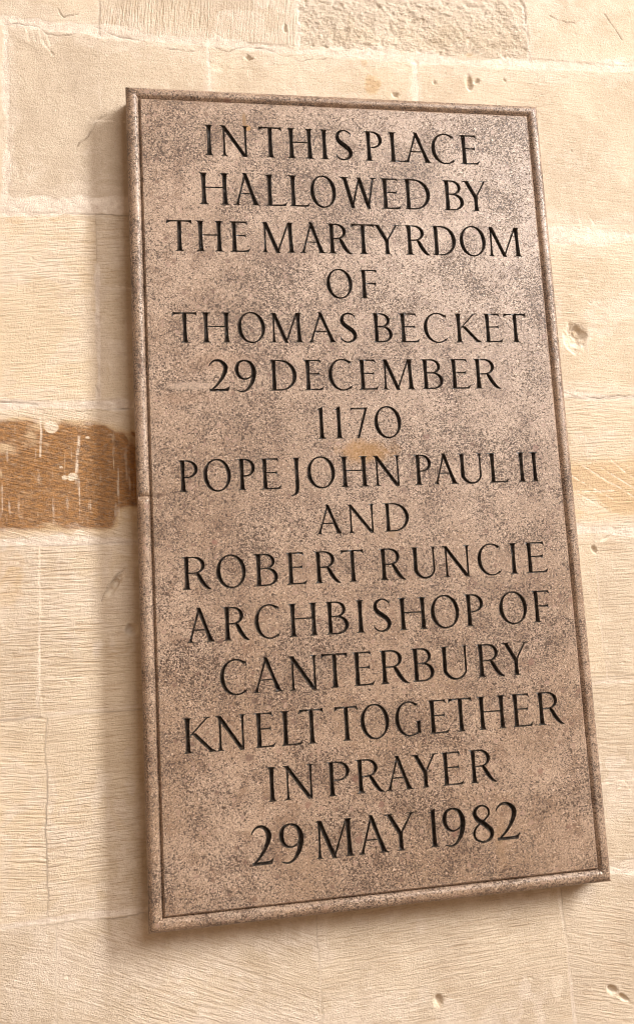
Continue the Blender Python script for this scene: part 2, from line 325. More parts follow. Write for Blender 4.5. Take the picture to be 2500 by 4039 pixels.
def build_wall():
    U0, U1, V0, V1, st = -0.42, 1.08, -0.48, 1.60, 0.0015
    nu = int((U1-U0)/st)+1; nv = int((V1-V0)/st)+1
    u = (U0 + st*np.arange(nu)).astype(np.float32); v = (V0 + st*np.arange(nv)).astype(np.float32)
    U, V = np.meshgrid(u, v); 
    Uw = U + 0.006*(vnoise(U*22, V*22, 1, 3)-.5); Vw = V + 0.006*(vnoise(U*22, V*22, 2, 3)-.5)
    Z = np.zeros_like(U); z0 = np.zeros_like(U)
    mortar = z0.copy(); rust = z0.copy(); pale = z0.copy(); tool = z0.copy(); ang = z0.copy(); tint = z0.copy(); rough = z0.copy(); crack = z0.copy()
    rng = np.random.RandomState(5)
    for (va, vb), bl in zip(COURSES, BLOCKS):
        for ua, ub, ti, to, an, ro in bl:
            k = (Vw >= va) & (Vw < vb) & (Uw >= ua) & (Uw < ub)
            tint[k] = ti; tool[k] = to; ang[k] = math.radians(an); rough[k] = ro
            Z[k] += rng.uniform(-.0007, .0007)
    rag1 = vnoise(U*90, V*90, 3, 3)-.5; rag2 = vnoise(U*28, V*28, 4, 3)-.5; rag0 = vnoise(U*9, V*9, 44, 2)-.5
    Z += 0.0022*(vnoise(U*6, V*6, 8, 4)-.5) + 0.0008*(vnoise(U*60, V*60, 9, 3)-.5)
    tool *= 0.35 + 1.1*vnoise(U*9, V*9, 10, 2)
    mortar += 0.55*sstep(vnoise(U*5+3*rag2, V*7, 52, 4, .55), .54, .72)*(.4+.9*vnoise(U*60, V*60, 53, 3))*(1-sstep(V, .455, .47)*sstep(.65-V, 0, .012)*(U < .3))
    tint += 0.5*(vnoise(U*7, V*7, 11, 3)-.5)
    lump = vnoise(U*70, V*85, 12, 4, .65)-.5
    Z += 0.0065*rough*lump
    # mortar
    for kind, w, rg, pts in JOINTS:
        us = [p[0] for p in pts]; vs = [p[1] for p in pts]
        mg = 0.05
        i0, i1 = np.searchsorted(v, [min(vs)-mg, max(vs)+mg]); j0, j1 = np.searchsorted(u, [min(us)-mg, max(us)+mg])
        s = (slice(i0, i1), slice(j0, j1))
        d = poly_dist(U[s] + .003*rag2[s] + .002*rag1[s], V[s] + .005*rag2[s], pts)
        edge = w*0.5*(1+1.5*rag2[s]+1.2*rag0[s]) + rg*1.0*rag1[s]
        mm = sstep(edge - d, -0.0006, 0.0010)
        mortar[s] = np.maximum(mortar[s], mm*(0.95 if w > .004 else .75)*np.clip((.55 if w > .006 else .1)+.9*vnoise(U[s]*30, V[s]*30, 45, 3), .15, 1))
        halo = sstep(w*1.5*(.4+1.6*vnoise(U[s]*24, V[s]*30, 50, 3, .6)) - d, 0, .008)*(0.55 if w > .006 else .22)
        mortar[s] = np.maximum(mortar[s], halo*vnoise(U[s]*60, V[s]*90, 51, 3))
        Z[s] += (1 if w > .006 else .25)*mm*(-0.0003 + 0.0011*(vnoise(U[s]*120, V[s]*120, 13, 3)-.5))
        tool[s] *= (1 - 0.75*mm) if kind == 'v' else (1-0.55*mm); rough[s] *= 1-0.6*mm
    # rust-stained block on the left, yellower one on the right
    env = sstep(V, 0.459, 0.475)*(1-sstep(V, 0.618, 0.642))*(1-sstep(U, 0.27, 0.33))
    wisp = vnoise(U*16, V*26, 14, 4, .6)
    bot = sstep(wisp + (0.640-V)*9, 0.30, 0.75)
    corner = 1 - sstep((U+0.062)/0.05 + (V-0.590)/0.05 + 2.6*(wisp-.5)+1.2*rag2, 0.9, 1.7)*sstep(V, .57, .60)
    top = sstep(wisp*1.2 + .5*rag2 + (V-0.466)*14, 0.55, 1.05)
    r = env*bot*top*corner*(0.80+0.45*vnoise(U*30+V*12, V*75-U*22, 15, 4, .65)+.25*sstep(U, -.12, -.03))
    r *= 1-0.6*sstep(vnoise(U*15+9+2*rag2, V*20-U*8+2*rag2, 16, 4, .6), .54, .72)
    rust = np.clip(r, 0, .96)
    envr = sstep(V, 0.535, 0.56)*(1-sstep(V, 0.625, 0.652))*sstep(U, 0.45, 0.52)
    rr = envr*sstep(vnoise(U*17+2*rag2, V*24-U*7, 17, 4, .6)+.12*rag1, .34, .60)*(1-.35*sstep(U, .74, .8))
    rust = np.maximum(rust, 0.52*rr)
    # vertical pale scrape marks in the stained block
    scr = sstep(vnoise(U*260, V*24, 18, 2), .66, .80)*sstep(vnoise(U*12, V*16, 19, 2), .42, .62)
    pale = np.maximum(pale, 0.62*scr*np.clip(vnoise(U*300, V*160, 47, 2)*1.8-.2, 0, 1)*env*sstep(V, .50, .53)*(1-sstep(U, -.06, 0)))
    for (cu, cv), ru, rv, kind in STAINS:
        k = np.hypot((U-cu)/ru, (V-cv)/rv) + 0.9*rag2 + 0.9*rag1
        if kind == 'white2':
            pale = np.maximum(pale, 0.55*sstep(k, 1.25, 0.55)*sstep(vnoise(U*70, V*110, 20, 3), .35, .6))
        elif kind in ('pale', 'white'):
            f = sstep(k*(1.0 if kind == 'pale' else 1.7), 1.1, .8); pale = np.maximum(pale*(1-f), f*(.4 if kind == 'pale' else .6)*(.5+.8*vnoise(U*200, V*200, 46, 2))); rust *= 1-f
        else:
            rust = np.maximum(rust, sstep(k, 1.15, .75)*{'ochre': .55, 'ochre2': .42, 'rust': .8}[kind])
    for w, pts in SCRATCHES:
        us = [p[0] for p in pts]; vs = [p[1] for p in pts]
        i0, i1 = np.searchsorted(v, [min(vs)-.01, max(vs)+.01]); j0, j1 = np.searchsorted(u, [min(us)-.01, max(us)+.01])
        s = (slice(i0, i1), slice(j0, j1)); d = poly_dist(U[s], V[s], pts)
        f = sstep(d, w*.9+.0006, w*.25)
        pale[s] = np.maximum(pale[s], .8*f*np.clip(2.4*vnoise(U[s]*260, V[s]*130, 22, 2)-.5, 0, 1)); Z[s] -= .0005*f
    for w, pts in CRACKS:
        us = [p[0] for p in pts]; vs = [p[1] for p in pts]
        i0, i1 = np.searchsorted(v, [min(vs)-.012, max(vs)+.012]); j0, j1 = np.searchsorted(u, [min(us)-.012, max(us)+.012])
        s = (slice(i0, i1), slice(j0, j1)); d = poly_dist(U[s] + .002*rag1[s], V[s] + .004*rag1[s], pts)
        f = sstep(d, w*.45+.0006, .0001)*np.clip(-.1+1.7*vnoise(U[s]*60, V[s]*60, 23, 2), 0, 1)
        crack[s] = np.maximum(crack[s], .62*f); Z[s] -= .0016*f
    # random small pocks over the face
    for k in range(150):
        cu, cv = rng.uniform(U0, U1), rng.uniform(V0, V1); r0 = rng.uniform(.0012, .0032)*(1.6 if rng.rand() < .15 else 1)
        i0, i1 = np.searchsorted(v, [cv-.01, cv+.01]); j0, j1 = np.searchsorted(u, [cu-.01, cu+.01]); s = (slice(i0, i1), slice(j0, j1))
        f = sstep(np.hypot(U[s]-cu, (V[s]-cv)*1.4)/r0 + .8*rag1[s], 1.1, .3); Z[s] -= .0014*f
        if rng.rand() < .12: crack[s] = np.maximum(crack[s], .35*f)
        else: pale[s] = np.maximum(pale[s], .35*f)
    for (cu, cv), ru, rv, an, dep in CHIPS:
        a = math.radians(an); m = 2.2*max(ru, rv)
        i0, i1 = np.searchsorted(v, [cv-m, cv+m]); j0, j1 = np.searchsorted(u, [cu-m, cu+m]); s = (slice(i0, i1), slice(j0, j1))
        x = (U[s]-cu)*math.cos(a)+(V[s]-cv)*math.sin(a); y = -(U[s]-cu)*math.sin(a)+(V[s]-cv)*math.cos(a)
        k = np.hypot(x/ru, y/rv) + .9*rag2[s] + .5*rag1[s]
        f = sstep(k, 1.05, .1); facet = vnoise(U[s]*140, V[s]*140, 24, 3)
        Z[s] -= f*dep*.0010*(.65+.8*facet)
        fe = sstep(k, 1.0, .8); tool[s] *= 1-fe; pale[s] = np.maximum(pale[s], fe*np.clip(.3+1.1*(facet-.3), 0, .9)); rough[s] = np.maximum(rough[s], .7*fe)
        rust[s] = np.maximum(rust[s]*(1-.5*fe), .35*fe*sstep(facet, .6, .35))
    co = np.empty((nv, nu, 3), np.float32)
    co[..., 0] = U - W/2; co[..., 1] = -Z; co[..., 2] = ZC + H/2 - V
    idx = np.arange(nu*nv, dtype=np.int32).reshape(nv, nu)
    q = np.stack([idx[:-1, :-1], idx[1:, :-1], idx[1:, 1:], idx[:-1, 1:]], -1)
    uc, vc = U[:-1, :-1], V[:-1, :-1]
    keep = ~((uc > 0.05) & (uc < W-0.05) & (vc > 0.08) & (vc < H-0.08))        # solid masonry core behind the tablet is never seen
    q = q[keep].reshape(-1, 4)
    used = np.zeros(nu*nv, bool); used[q.ravel()] = True
    remap = np.cumsum(used).astype(np.int32)-1
    q = remap[q]; P = co.reshape(-1, 3)[used]
    me = bpy.data.meshes.new('stone_wall')
    me.vertices.add(len(P)); me.vertices.foreach_set('co', P.ravel())
    me.loops.add(q.size); me.loops.foreach_set('vertex_index', q.ravel().astype(np.int32))
    me.polygons.add(len(q)); me.polygons.foreach_set('loop_start', np.arange(0, q.size, 4, dtype=np.int32))
    me.polygons.foreach_set('use_smooth', np.ones(len(q), bool))
    me.update(); me.validate()
    for nm, ch in (('marks_a', (mortar, rust, pale, tool)), ('marks_b', (ang, tint, rough, crack))):
        at = me.attributes.new(nm, 'FLOAT_COLOR', 'POINT')
        arr = np.stack([c.reshape(-1)[used] for c in ch], -1).astype(np.float32)
        at.data.foreach_set('color', arr.ravel())
    o = link_mesh('stone_wall', me, wall_material())
    o['label'] = 'cream limestone block wall with pale mortar, chips and one orange-brown block, behind the tablet'
    o['category'] = 'wall'
    return o
build_wall()

# ------------------------------------------------------------------ tablet materials
def tablet_stone(name='polished_fossil_stone', stains=True, gloss=1.0):
    n = N(name); b = n.b
    tc = n.new('ShaderNodeTexCoord').outputs['Object']
    big = n.noise(tc, 7, 4, 0.6); mid = n.noise(tc, 38, 4, 0.65)
    c = n.mix(n.ramp(big, 0.35, 0.7), (0.250, 0.166, 0.108), (0.350, 0.252, 0.182))
    c = n.mix(n.math('MULTIPLY', n.ramp(mid, 0.48, 0.66), 0.75), c, (0.180, 0.108, 0.066))
    warp = n.new('ShaderNodeTexNoise'); n.put(warp.inputs['Vector'], tc); warp.inputs['Scale'].default_value = 160; warp.inputs['Detail'].default_value = 2
    wv = n.new('ShaderNodeVectorMath', operation='SCALE'); n.put(wv.inputs[0], warp.outputs['Color']); wv.inputs['Scale'].default_value = 0.006
    wa = n.new('ShaderNodeVectorMath', operation='ADD'); n.put(wa.inputs[0], tc); n.put(wa.inputs[1], wv.outputs[0]); wc = wa.outputs[0]
    # shell flakes: light grains and dark curved flecks
    g1 = n.math('ADD', n.noise(wc, 480, 3, 0.7, 0.6), n.math('MULTIPLY', n.math('SUBTRACT', n.noise(tc, 22, 3, 0.6), 0.5), 0.16))
    c = n.mix(n.math('MULTIPLY', n.ramp(g1, 0.52, 0.64), 0.85), c, (0.53, 0.405, 0.305))
    dens = n.ramp(n.noise(tc, 13, 3, 0.6), 0.35, 0.65, 0.035, -0.045)
    g2 = n.math('ADD', n.noise(n.scale(wc, (1, 1, 1.25), (4, 2, 1)), 390, 3, 0.65, 0.8), dens)
    c = n.mix(n.math('MULTIPLY', n.ramp(g2, 0.485, 0.42), 0.93), c, (0.045, 0.022, 0.011))
    g3 = n.noise(n.scale(wc, (1, 1, 1), (9, 3, 5)), 700, 2, 0.6, 0.5)
    c = n.mix(n.math('MULTIPLY', n.ramp(g3, 0.455, 0.38), 0.85), c, (0.06, 0.030, 0.016))
    # sparse round fossils
    vd = n.voro(wc, 95); vcn = n.new('ShaderNodeTexVoronoi'); n.put(vcn.inputs['Vector'], wc); vcn.inputs['Scale'].default_value = 95
    pick = n.math('GREATER_THAN', n.new('ShaderNodeSeparateColor').outputs[0], 2)
    sp = n.new('ShaderNodeSeparateColor'); n.put(sp.inputs[0], vcn.outputs['Color'])
    pick = n.math('GREATER_THAN', sp.outputs[0], 0.82)
    dot = n.math('MULTIPLY', n.ramp(vd, 0.36, 0.24), pick)
    c = n.mix(n.math('MULTIPLY', dot, 0.72), c, n.mix(sp.outputs[1], (0.13, 0.07, 0.045), (0.30, 0.20, 0.15)))
    vd2 = n.voro(wc, 30); vc2 = n.new('ShaderNodeTexVoronoi'); n.put(vc2.inputs['Vector'], wc); vc2.inputs['Scale'].default_value = 30
    s2 = n.new('ShaderNodeSeparateColor'); n.put(s2.inputs[0], vc2.outputs['Color'])
    dot2 = n.math('MULTIPLY', n.ramp(vd2, 0.19, 0.12), n.math('GREATER_THAN', s2.outputs[0], 0.90))
    c = n.mix(n.math('MULTIPLY', dot2, 0.7), c, (0.17, 0.085, 0.06))
    if stains:
        sx = n.new('ShaderNodeSeparateXYZ'); n.put(sx.inputs[0], tc)
        wob = n.math('MULTIPLY', n.math('SUBTRACT', n.noise(tc, 45, 4, 0.7), 0.5), 1.5)
        def blot(u, v, ru, rv, col, amt, soft=0.5):
            x, y, z = world(u, v)
            dx = n.math('DIVIDE', n.math('SUBTRACT', sx.outputs[0], x), ru); dz = n.math('DIVIDE', n.math('SUBTRACT', sx.outputs[2], z-ZC), rv)
            d = n.math('SQRT', n.math('ADD', n.math('MULTIPLY', dx, dx), n.math('MULTIPLY', dz, dz)))
            f = n.math('MULTIPLY', n.ramp(n.math('ADD', d, wob), 1.1, 1.1-soft), amt)
            return n.mix(f, BLOT[0], col)
        BLOT = [c]
        for a in ((0.305, 0.535, 0.055, 0.020, (0.27, 0.135, 0.03), .75, .8),     # ochre patch under the year
                  (0.152, 0.028, 0.0035, 0.012, (0.20, 0.11, 0.04), .85),         # rust run above the N
                  (0.157, 0.040, 0.005, 0.005, (0.30, 0.15, 0.03), .8),
                  (0.46, 1.092, 0.012, 0.045, (0.20, 0.11, 0.045), .35, .9),       # drip below the date
                  (0.06, 0.435, 0.045, 0.006, (0.40, 0.30, 0.225), .55),           # filled smear beside the 29
                  (0.05, 0.452, 0.05, 0.012, (0.25, 0.15, 0.09), .35, .8),
                  (0.10, 0.40, 0.06, 0.02, (0.25, 0.15, 0.09), .35, .8),
                  (0.20, 0.235, 0.05, 0.02, (0.24, 0.15, 0.11), .30, .8),
                  (0.13, 0.875, 0.0045, 0.0045, (0.10, 0.055, 0.035), .75),
                  (0.084, 0.657, 0.005, 0.0045, (0.21, 0.10, 0.07), .8),
                  (0.142, 0.842, 0.005, 0.005, (0.11, 0.06, 0.04), .8),
                  (0.118, 0.949, 0.0055, 0.0055, (0.12, 0.065, 0.045), .75),
                  (0.527, 1.00, 0.005, 0.005, (0.17, 0.08, 0.06), .7),
                  (0.335, 0.655, 0.006, 0.007, (0.22, 0.14, 0.08), .7),
                  (0.008, 0.589, 0.014, 0.004, (0.10, 0.055, 0.03), .6)):
            BLOT[0] = blot(*a)
        c = BLOT[0]
    n.put(b.inputs['Base Color'], c)
    n.put(b.inputs['Roughness'], n.ramp(g1, 0.3, 0.7, 0.46 if gloss == 1 else 0.5, 0.36 if gloss == 1 else 0.32)); b.inputs['Specular IOR Level'].default_value = 0.62*gloss
    h = n.math('ADD', n.math('MULTIPLY', n.ramp(g2, 0.36, 0.47), 0.8), n.math('MULTIPLY', n.noise(tc, 500, 2, 0.6), 0.5))
    n.put(b.inputs['Normal'], n.bump(h, 0.7, 0.0011))
    return n.m
def letter_paint():
    n = N('worn_black_letter_paint'); b = n.b
    tc = n.new('ShaderNodeTexCoord').outputs['Object']
    w = n.noise(tc, 260, 4, 0.7)
    c = n.mix(n.ramp(w, 0.40, 0.68), (0.010, 0.0075, 0.006), (0.062, 0.048, 0.037))
    c = n.mix(n.math('MULTIPLY', n.ramp(n.noise(n.scale(tc, (1, 1, 1), (3, 1, 2)), 420, 3, .7), 0.60, 0.72), 0.7), c, (0.28, 0.22, 0.17))
    n.put(b.inputs['Base Color'], c); b.inputs['Roughness'].default_value = 0.36; b.inputs['Specular IOR Level'].default_value = 0.4
    n.put(b.inputs['Normal'], n.bump(w, 0.4, 0.0006))
    return n.m

# ------------------------------------------------------------------ lettering: Roman capitals as strips of left/right points, cap height 1
TH, TN, HB = 0.128, 0.066, 0.050
def lerp(a, b, t): return a+(b-a)*t
def stem(x0, x1, w, y0=0.0, y1=1.0, s0='LR', s1='LR', w1=None, ext=0.085):
    """upright or leaning stroke; serif sides at foot (s0) and head (s1)"""
    w1 = w if w1 is None else w1
    prof = [(0, ext), (.012, ext*.92), (.022, ext*.58), (.04, ext*.30), (.07, ext*.13), (.13, .004), (.25, .0), (.42, -.05*w), (.58, -.05*w), (.75, 0.0)]
    prof2 = [(.87, .004), (.93, ext*.13), (.96, ext*.30), (.978, ext*.58), (.988, ext*.92), (1, ext)]
    out = []
    for t, e in prof+prof2:
        cx = lerp(x0, x1, t); y = lerp(y0, y1, t); h = lerp(w, w1, t)/2
        s = s0 if t < .5 else s1
        big = e > 0.004
        el = e if ('L' in s or not big) else 0.0
        er = e if ('R' in s or not big) else 0.0
        if t in (0, 1):
            y += 0.0
        out.append(((cx-h-el, y), (cx+h+er, y)))
    return [out]
def bar(x0, x1, y, w=HB, up=0.0, dn=0.0, slant=0.0):
    """horizontal stroke whose right end flares up / down by the given amounts"""
    L = x1-x0; out = []
    for t, f in ((0, 0), (.55, 0), (.75, .04), (.86, .16), (.93, .40), (.975, .75), (1, 1.0)):
        x = x0+L*t
        out.append(((x+slant*f*(1 if up >= dn else -.3), y+w/2+up*f), (x+(-.3 if up >= dn else 1)*slant*f, y-w/2-dn*f)))
    return [out]
def tbar(w, y=1-HB/2):
    out = []
    for t, f in ((0, 1), (.03, .8), (.07, .35), (.14, .10), (.3, 0), (.7, 0), (.86, .10), (.93, .35), (.97, .8), (1, 1)):
        s = -1 if t < .5 else 1
        out.append(((w*t + s*.010*f, y+HB/2+.012*f), (w*t + s*.03*f, y-HB/2-.085*f)))
    return [out]
def curve(pts, closed=False, n=7):
    P = np.array([p[:2] for p in pts], float); Wd = np.array([p[2] for p in pts], float); k = len(P)
    S = []; 
    for i in range(k if closed else k-1):
        def g(j, A): return A[j % k] if closed else A[min(max(j, 0), k-1)]
        p0, p1, p2, p3 = (g(i+d, P) for d in (-1, 0, 1, 2)); w0, w1, w2, w3 = (g(i+d, Wd) for d in (-1, 0, 1, 2))
        for t in np.linspace(0, 1, n, endpoint=False):
            cr = lambda a, b, c, d: .5*((2*b)+(-a+c)*t+(2*a-5*b+4*c-d)*t*t+(-a+3*b-3*c+d)*t**3)
            S.append((*cr(p0, p1, p2, p3), float(cr(w0, w1, w2, w3))))
    S.append((*P[0], Wd[0]) if closed else (*P[-1], Wd[-1]))
    S = np.array(S); d = np.gradient(S[:, :2], axis=0)
    if closed: d[0] = d[-1] = S[1, :2]-S[-2, :2]
    d /= np.linalg.norm(d, axis=1)[:, None]+1e-9
    nx = np.stack([-d[:, 1], d[:, 0]], 1)*S[:, 2:3]/2
    return [[(tuple(a), tuple(b)) for a, b in zip(S[:, :2]+nx, S[:, :2]-nx)]]
def arc(cx, cy, rx, ry, a0, a1, thick, thin, tilt=0.0, n=22, power=2.0):
    """elliptical stroke given by its OUTER radii; thickest towards `tilt` degrees and opposite"""
    out = []
    for a in np.radians(np.linspace(a0, a1, n)):
        w = thin+(thick-thin)*abs(math.cos(a-math.radians(tilt)))**power
        ox, oy = cx+rx*math.cos(a), cy+ry*math.sin(a)
        nx, ny = math.cos(a)/rx, math.sin(a)/ry; l = math.hypot(nx, ny)
        out.append(((ox, oy), (ox-w*nx/l, oy-w*ny/l)))
    return [out]
def bowl(xs, xr, yt, yb, thick, thin=.05):
    """bowl leaving a stem at x = xs, reaching xr"""
    ry = (yt-yb)/2; cy = (yt+yb)/2; rx = min((xr-xs)*.72, ry*1.25); cx = xr-rx
    top = [((xs, yt), (xs, yt-thin)), ((cx, yt), (cx, yt-thin))]
    out = []
    for a in np.radians(np.linspace(90, -90, 20)):
        w = thin+(thick-thin)*max(0, math.cos(a-math.radians(8)))**1.7
        ox, oy = cx+rx*math.cos(a), cy+ry*math.sin(a)
        nx, ny = math.cos(a)/rx, math.sin(a)/ry; l = math.hypot(nx, ny)
        out.append(((ox, oy), (ox-w*nx/l, oy-w*ny/l)))
    bot = [((cx, yb), (cx, yb+thin)), ((xs, yb), (xs, yb+thin))]
    return [top, out, bot]
def diag(x0, y0, x1, y1, w):
    return [[((lerp(x0, x1, t)-w/2, lerp(y0, y1, t)), (lerp(x0, x1, t)+w/2, lerp(y0, y1, t))) for t in (0, .25, .5, .75, 1)]]
def glyph(ch, w):
    a = TH/2; b = TN/2
    if ch == 'I': return stem(w/2, w/2, TH)
    if ch == '1':
        return stem(w/2, w/2, TH*.95, s1='') + [[((w/2-.13, .935), (w/2-.12, .915)), ((w/2-.05, .965), (w/2-.05, .92)), ((w/2+.02, 1.02), (w/2+.02, .90)), ((w/2+TH*.47, 1.045), (w/2+TH*.47, .95))]]
    if ch == 'H': return stem(a, a, TH)+stem(w-a, w-a, TH)+bar(a, w-a, .535, HB*.9)
    if ch == 'N': return stem(b, b, TN, y1=.97, s1='')+stem(w-b, w-b, TN, s0='')+diag(.0, 1, w-.055, -.015, TH*1.12) + [[((-.10, 1), (-.10, .985)), ((-.05, 1), (-.05, .965)), ((.08, 1), (.08, .90))]]
    if ch == 'T': return stem(w*.5, w*.5, TH, s1='', y1=.99)+tbar(w)
    if ch == 'E': return stem(a, a, TH, s0='L', s1='L')+bar(a, w*.90, 1-HB/2, up=.01, dn=.10, slant=.035)+bar(a, w*.83, .535, HB*.9, up=.055, dn=.055)+bar(a, w, HB/2, up=.12, dn=0, slant=.06)
    if ch == 'F': return stem(a, a, TH, s1='L')+bar(a, w, 1-HB/2, up=.01, dn=.10, slant=.035)+bar(a, w*.92, .51, HB*.9, up=.06, dn=.055)
    if ch == 'L': return stem(a, a, TH, s0='L')+bar(a, w, HB/2, up=.12, dn=0, slant=.06)
    if ch == 'A':
        return stem(b, w*.455, TN, s1='', y1=.985)+stem(w-a, w*.44, TH, s1='', w1=TH*.95)+[[((w*.44-.075, 1.0), (w*.44+.075, 1.0)), ((w*.44-.05, 1.03), (w*.44+.04, 1.02))]]+bar(w*.18, w*.74, .365, HB*.85)
    if ch == 'M':
        return stem(b, b+.02, TN, s1='L', y1=.985)+diag(.055, 1, w*.48, -.02, TH*1.02)+diag(w*.455, 0, w-TH-.0, 1, TN*.95)+stem(w-a, w-a-.03, TH, s1='R')
    if ch == 'W':
        m = w*.56
        return diag(a, 1, w*.30, -.015, TH)+diag(w*.275, 0, m-.03, 1, TN)+diag(m-.045, 1, w*.80, -.015, TH)+diag(w*.775, 0, w-b, 1, TN)+\
            [[((-.09, 1), (-.09, .985)), ((0, 1), (0, .93)), ((TH, 1), (TH, .95)), ((TH+.07, 1), (TH+.07, .987))]]+[[((w-.15, 1), (w-.15, .987)), ((w-TN, 1), (w-TN, .95)), ((w, 1), (w, .95)), ((w+.08, 1), (w+.08, .987))]]
    if ch == 'Y':
        return stem(w*.5, w*.5, TH, y1=.52, s1='')+diag(a, 1, w*.5, .44, TH*1.1)+diag(w-b, 1, w*.5+.01, .46, TN)+\
            [[((-.09, 1), (-.09, .985)), ((0, 1), (-.01, .95)), ((TH, 1), (TH, .955)), ((TH+.07, 1), (TH+.07, .987))]]+[[((w-.17, 1), (w-.17, .987)), ((w-TN, 1), (w-TN, .955)), ((w, 1), (w, .965)), ((w+.10, 1), (w+.10, .987))]]
    if ch == 'K':
        return stem(a, a, TH)+diag(TH*.9, .47, w*.80, 1, TN)+diag(TH+.10, .56, w-.05, 0, TH*1.15)+[[((w*.80-.13, 1), (w*.80-.13, .987)), ((w*.80-b, 1), (w*.80-b, .95)), ((w*.80+b, 1), (w*.80+b, .965)), ((w*.80+.09, 1), (w*.80+.09, .987))]]+\
            [[((w-.16, .0), (w-.16, .08)), ((w-.02, 0), (w-.02, .075)), ((w+.05, -.01), (w+.05, .02))]]
    if ch == 'U':
        return stem(a, a, TH, y0=-.3, s0='')[:0]+[[p for p in stem(a, a, TH, y0=.30, s0='')[0]]]+[[p for p in stem(w-b, w-b, TN, y0=.30, s0='')[0]]]+\
            curve([(a, .34, TH), (a+.012, .22, TH*.97), (w*.30, .065, TH*.72), (w*.52, .012, .06), (w*.76, .06, .065), (w-b-.015, .2, TN*.95), (w-b, .34, TN)])
    if ch in 'O0': return arc(w/2, .5, w/2, .525, 0, 360, TH*1.02, .05, 12 if ch == 'O' else 14, 44)
    if ch == 'C':
        r = w*.585
        return arc(r, .5, r, .525, 52, 308, TH*1.02, .048, 188, 34)+[[((r*1.50, .97), (r*1.48, .935)), ((r*1.60, .935), (r*1.58, .87)), ((r*1.66, .94), (r*1.655, .765))]]+[[((r*1.50, .02), (r*1.49, .065)), ((r*1.60, .068), (r*1.585, .12)), ((r*1.70, .16), (r*1.67, .185))]]
    if ch == 'G':
        r = w*.56
        return arc(r, .5, r, .525, 54, 296, TH*1.02, .048, 188, 34)+[[((r*1.48, .965), (r*1.46, .93)), ((r*1.57, .94), (r*1.55, .87)), ((r*1.62, .945), (r*1.615, .765))]]+stem(w-a, w-a, TH*.9, y0=.04, y1=.43, s0='', ext=.075)+[[((r*1.40, .012), (r*1.40, .075)), ((w-a, .05), (w-a, .11))]]
    if ch == 'D': return stem(a, a, TH, s0='L', s1='L')+bowl(a, w, 1.0, 0.0, TH*1.05)
    if ch == 'P': return stem(a, a, TH, s1='L')+bowl(a, w, 1.0, .43, TH*.95)
    if ch == 'R':
        return stem(a, a, TH, s1='L')+bowl(a, w*.80, 1.0, .47, TH*.95)+curve([(w*.46, .505, .07), (w*.55, .40, .12), (w*.68, .22, TH), (w*.82, .08, TH*.85), (w*.93, .02, .07), (w*1.03, -.005, .022)])
    if ch == 'B': return stem(a, a, TH, s0='L', s1='L')+bowl(a, w*.88, 1.0, .515, TH*.88)+bowl(a, w, .565, 0.0, TH*1.0)
    if ch == 'S':
        return curve([(.90*w, .885, .045), (.72*w, .965, .052), (.46*w, .985, .055), (.20*w, .90, .095), (.125*w, .755, .125), (.24*w, .615, .145), (.50*w, .50, .155), (.77*w, .375, .15), (.885*w, .235, .13), (.78*w, .09, .095), (.50*w, .015, .056), (.24*w, .035, .05), (.06*w, .12, .045)])+\
            [[((.83*w, .945), (.82*w, .90)), ((.90*w, .915), (.89*w, .845)), ((.95*w, .925), (.945*w, .745))]]+[[((.13*w, .055), (.14*w, .10)), ((.06*w, .08), (.07*w, .15)), ((.005*w, .07), (.0, .25))]]
    if ch == 'J':
        return stem(w/2, w/2, TH, y0=.1, s0='')+curve([(w/2, .14, TH), (w/2-.002, .0, TH*.9), (w/2-.03, -.11, .10), (w/2-.11, -.195, .06), (w/2-.22, -.215, .022)])
    if ch == '2':
        return curve([(.03*w, .80, .03), (.12*w, .90, .05), (.32*w, .985, .065), (.60*w, .975, .095), (.83*w, .84, .14), (.86*w, .70, .145), (.74*w, .50, .115), (.48*w, .26, .08), (.10*w, .03, .055)])+bar(.02*w, w, .04, .085, up=.11, slant=.05)
    if ch == '9':
        return curve([(.47*w, .99, .05), (.20*w, .91, .09), (.095*w, .70, .13), (.20*w, .48, .10), (.46*w, .385, .055), (.74*w, .45, .05), (.86*w, .58, .05)])+\
            curve([(.47*w, .99, .05), (.76*w, .91, .10), (.91*w, .70, .15), (.90*w, .48, .15), (.80*w, .26, .12), (.58*w, .06, .075), (.32*w, -.015, .05), (.06*w, .035, .03)])
    if ch == '8':
        return curve([(.50*w, .99, .055), (.23*w, .91, .09), (.16*w, .76, .12), (.31*w, .60, .145), (.62*w, .46, .155), (.90*w, .26, .13), (.80*w, .08, .09), (.50*w, .005, .055), (.17*w, .08, .065), (.075*w, .25, .075), (.22*w, .43, .06), (.56*w, .58, .055), (.80*w, .73, .062), (.78*w, .90, .065)], closed=True)
    if ch == '7':
        return [[((0, .985), (-.02, .88)), ((.06, .985), (.05, .925)), ((w*.5, .985), (w*.5, .925)), ((w, .99), (w-.02, .93))]]+diag(w-.06, .96, w*.36, .0, .082)+stem(w*.36, w*.36+.03, .08, y1=.1, s1='', ext=.06)
    raise ValueError(ch)

def letter_line(spec, vt, vb, rng):
    """strips of one line in panel metres (u, v up-negative): list of strips of (L, R)"""
    cap = vb-vt; out = []
    for tok in spec.split():
        ch, u, wd = tok.split(','); u = float(u); wd = float(wd)
        for s in glyph(ch, wd/cap):
            out.append([((u+a[0]*cap, vb-a[1]*cap), (u+b_[0]*cap, vb-b_[1]*cap)) for a, b_ in s])
    return out

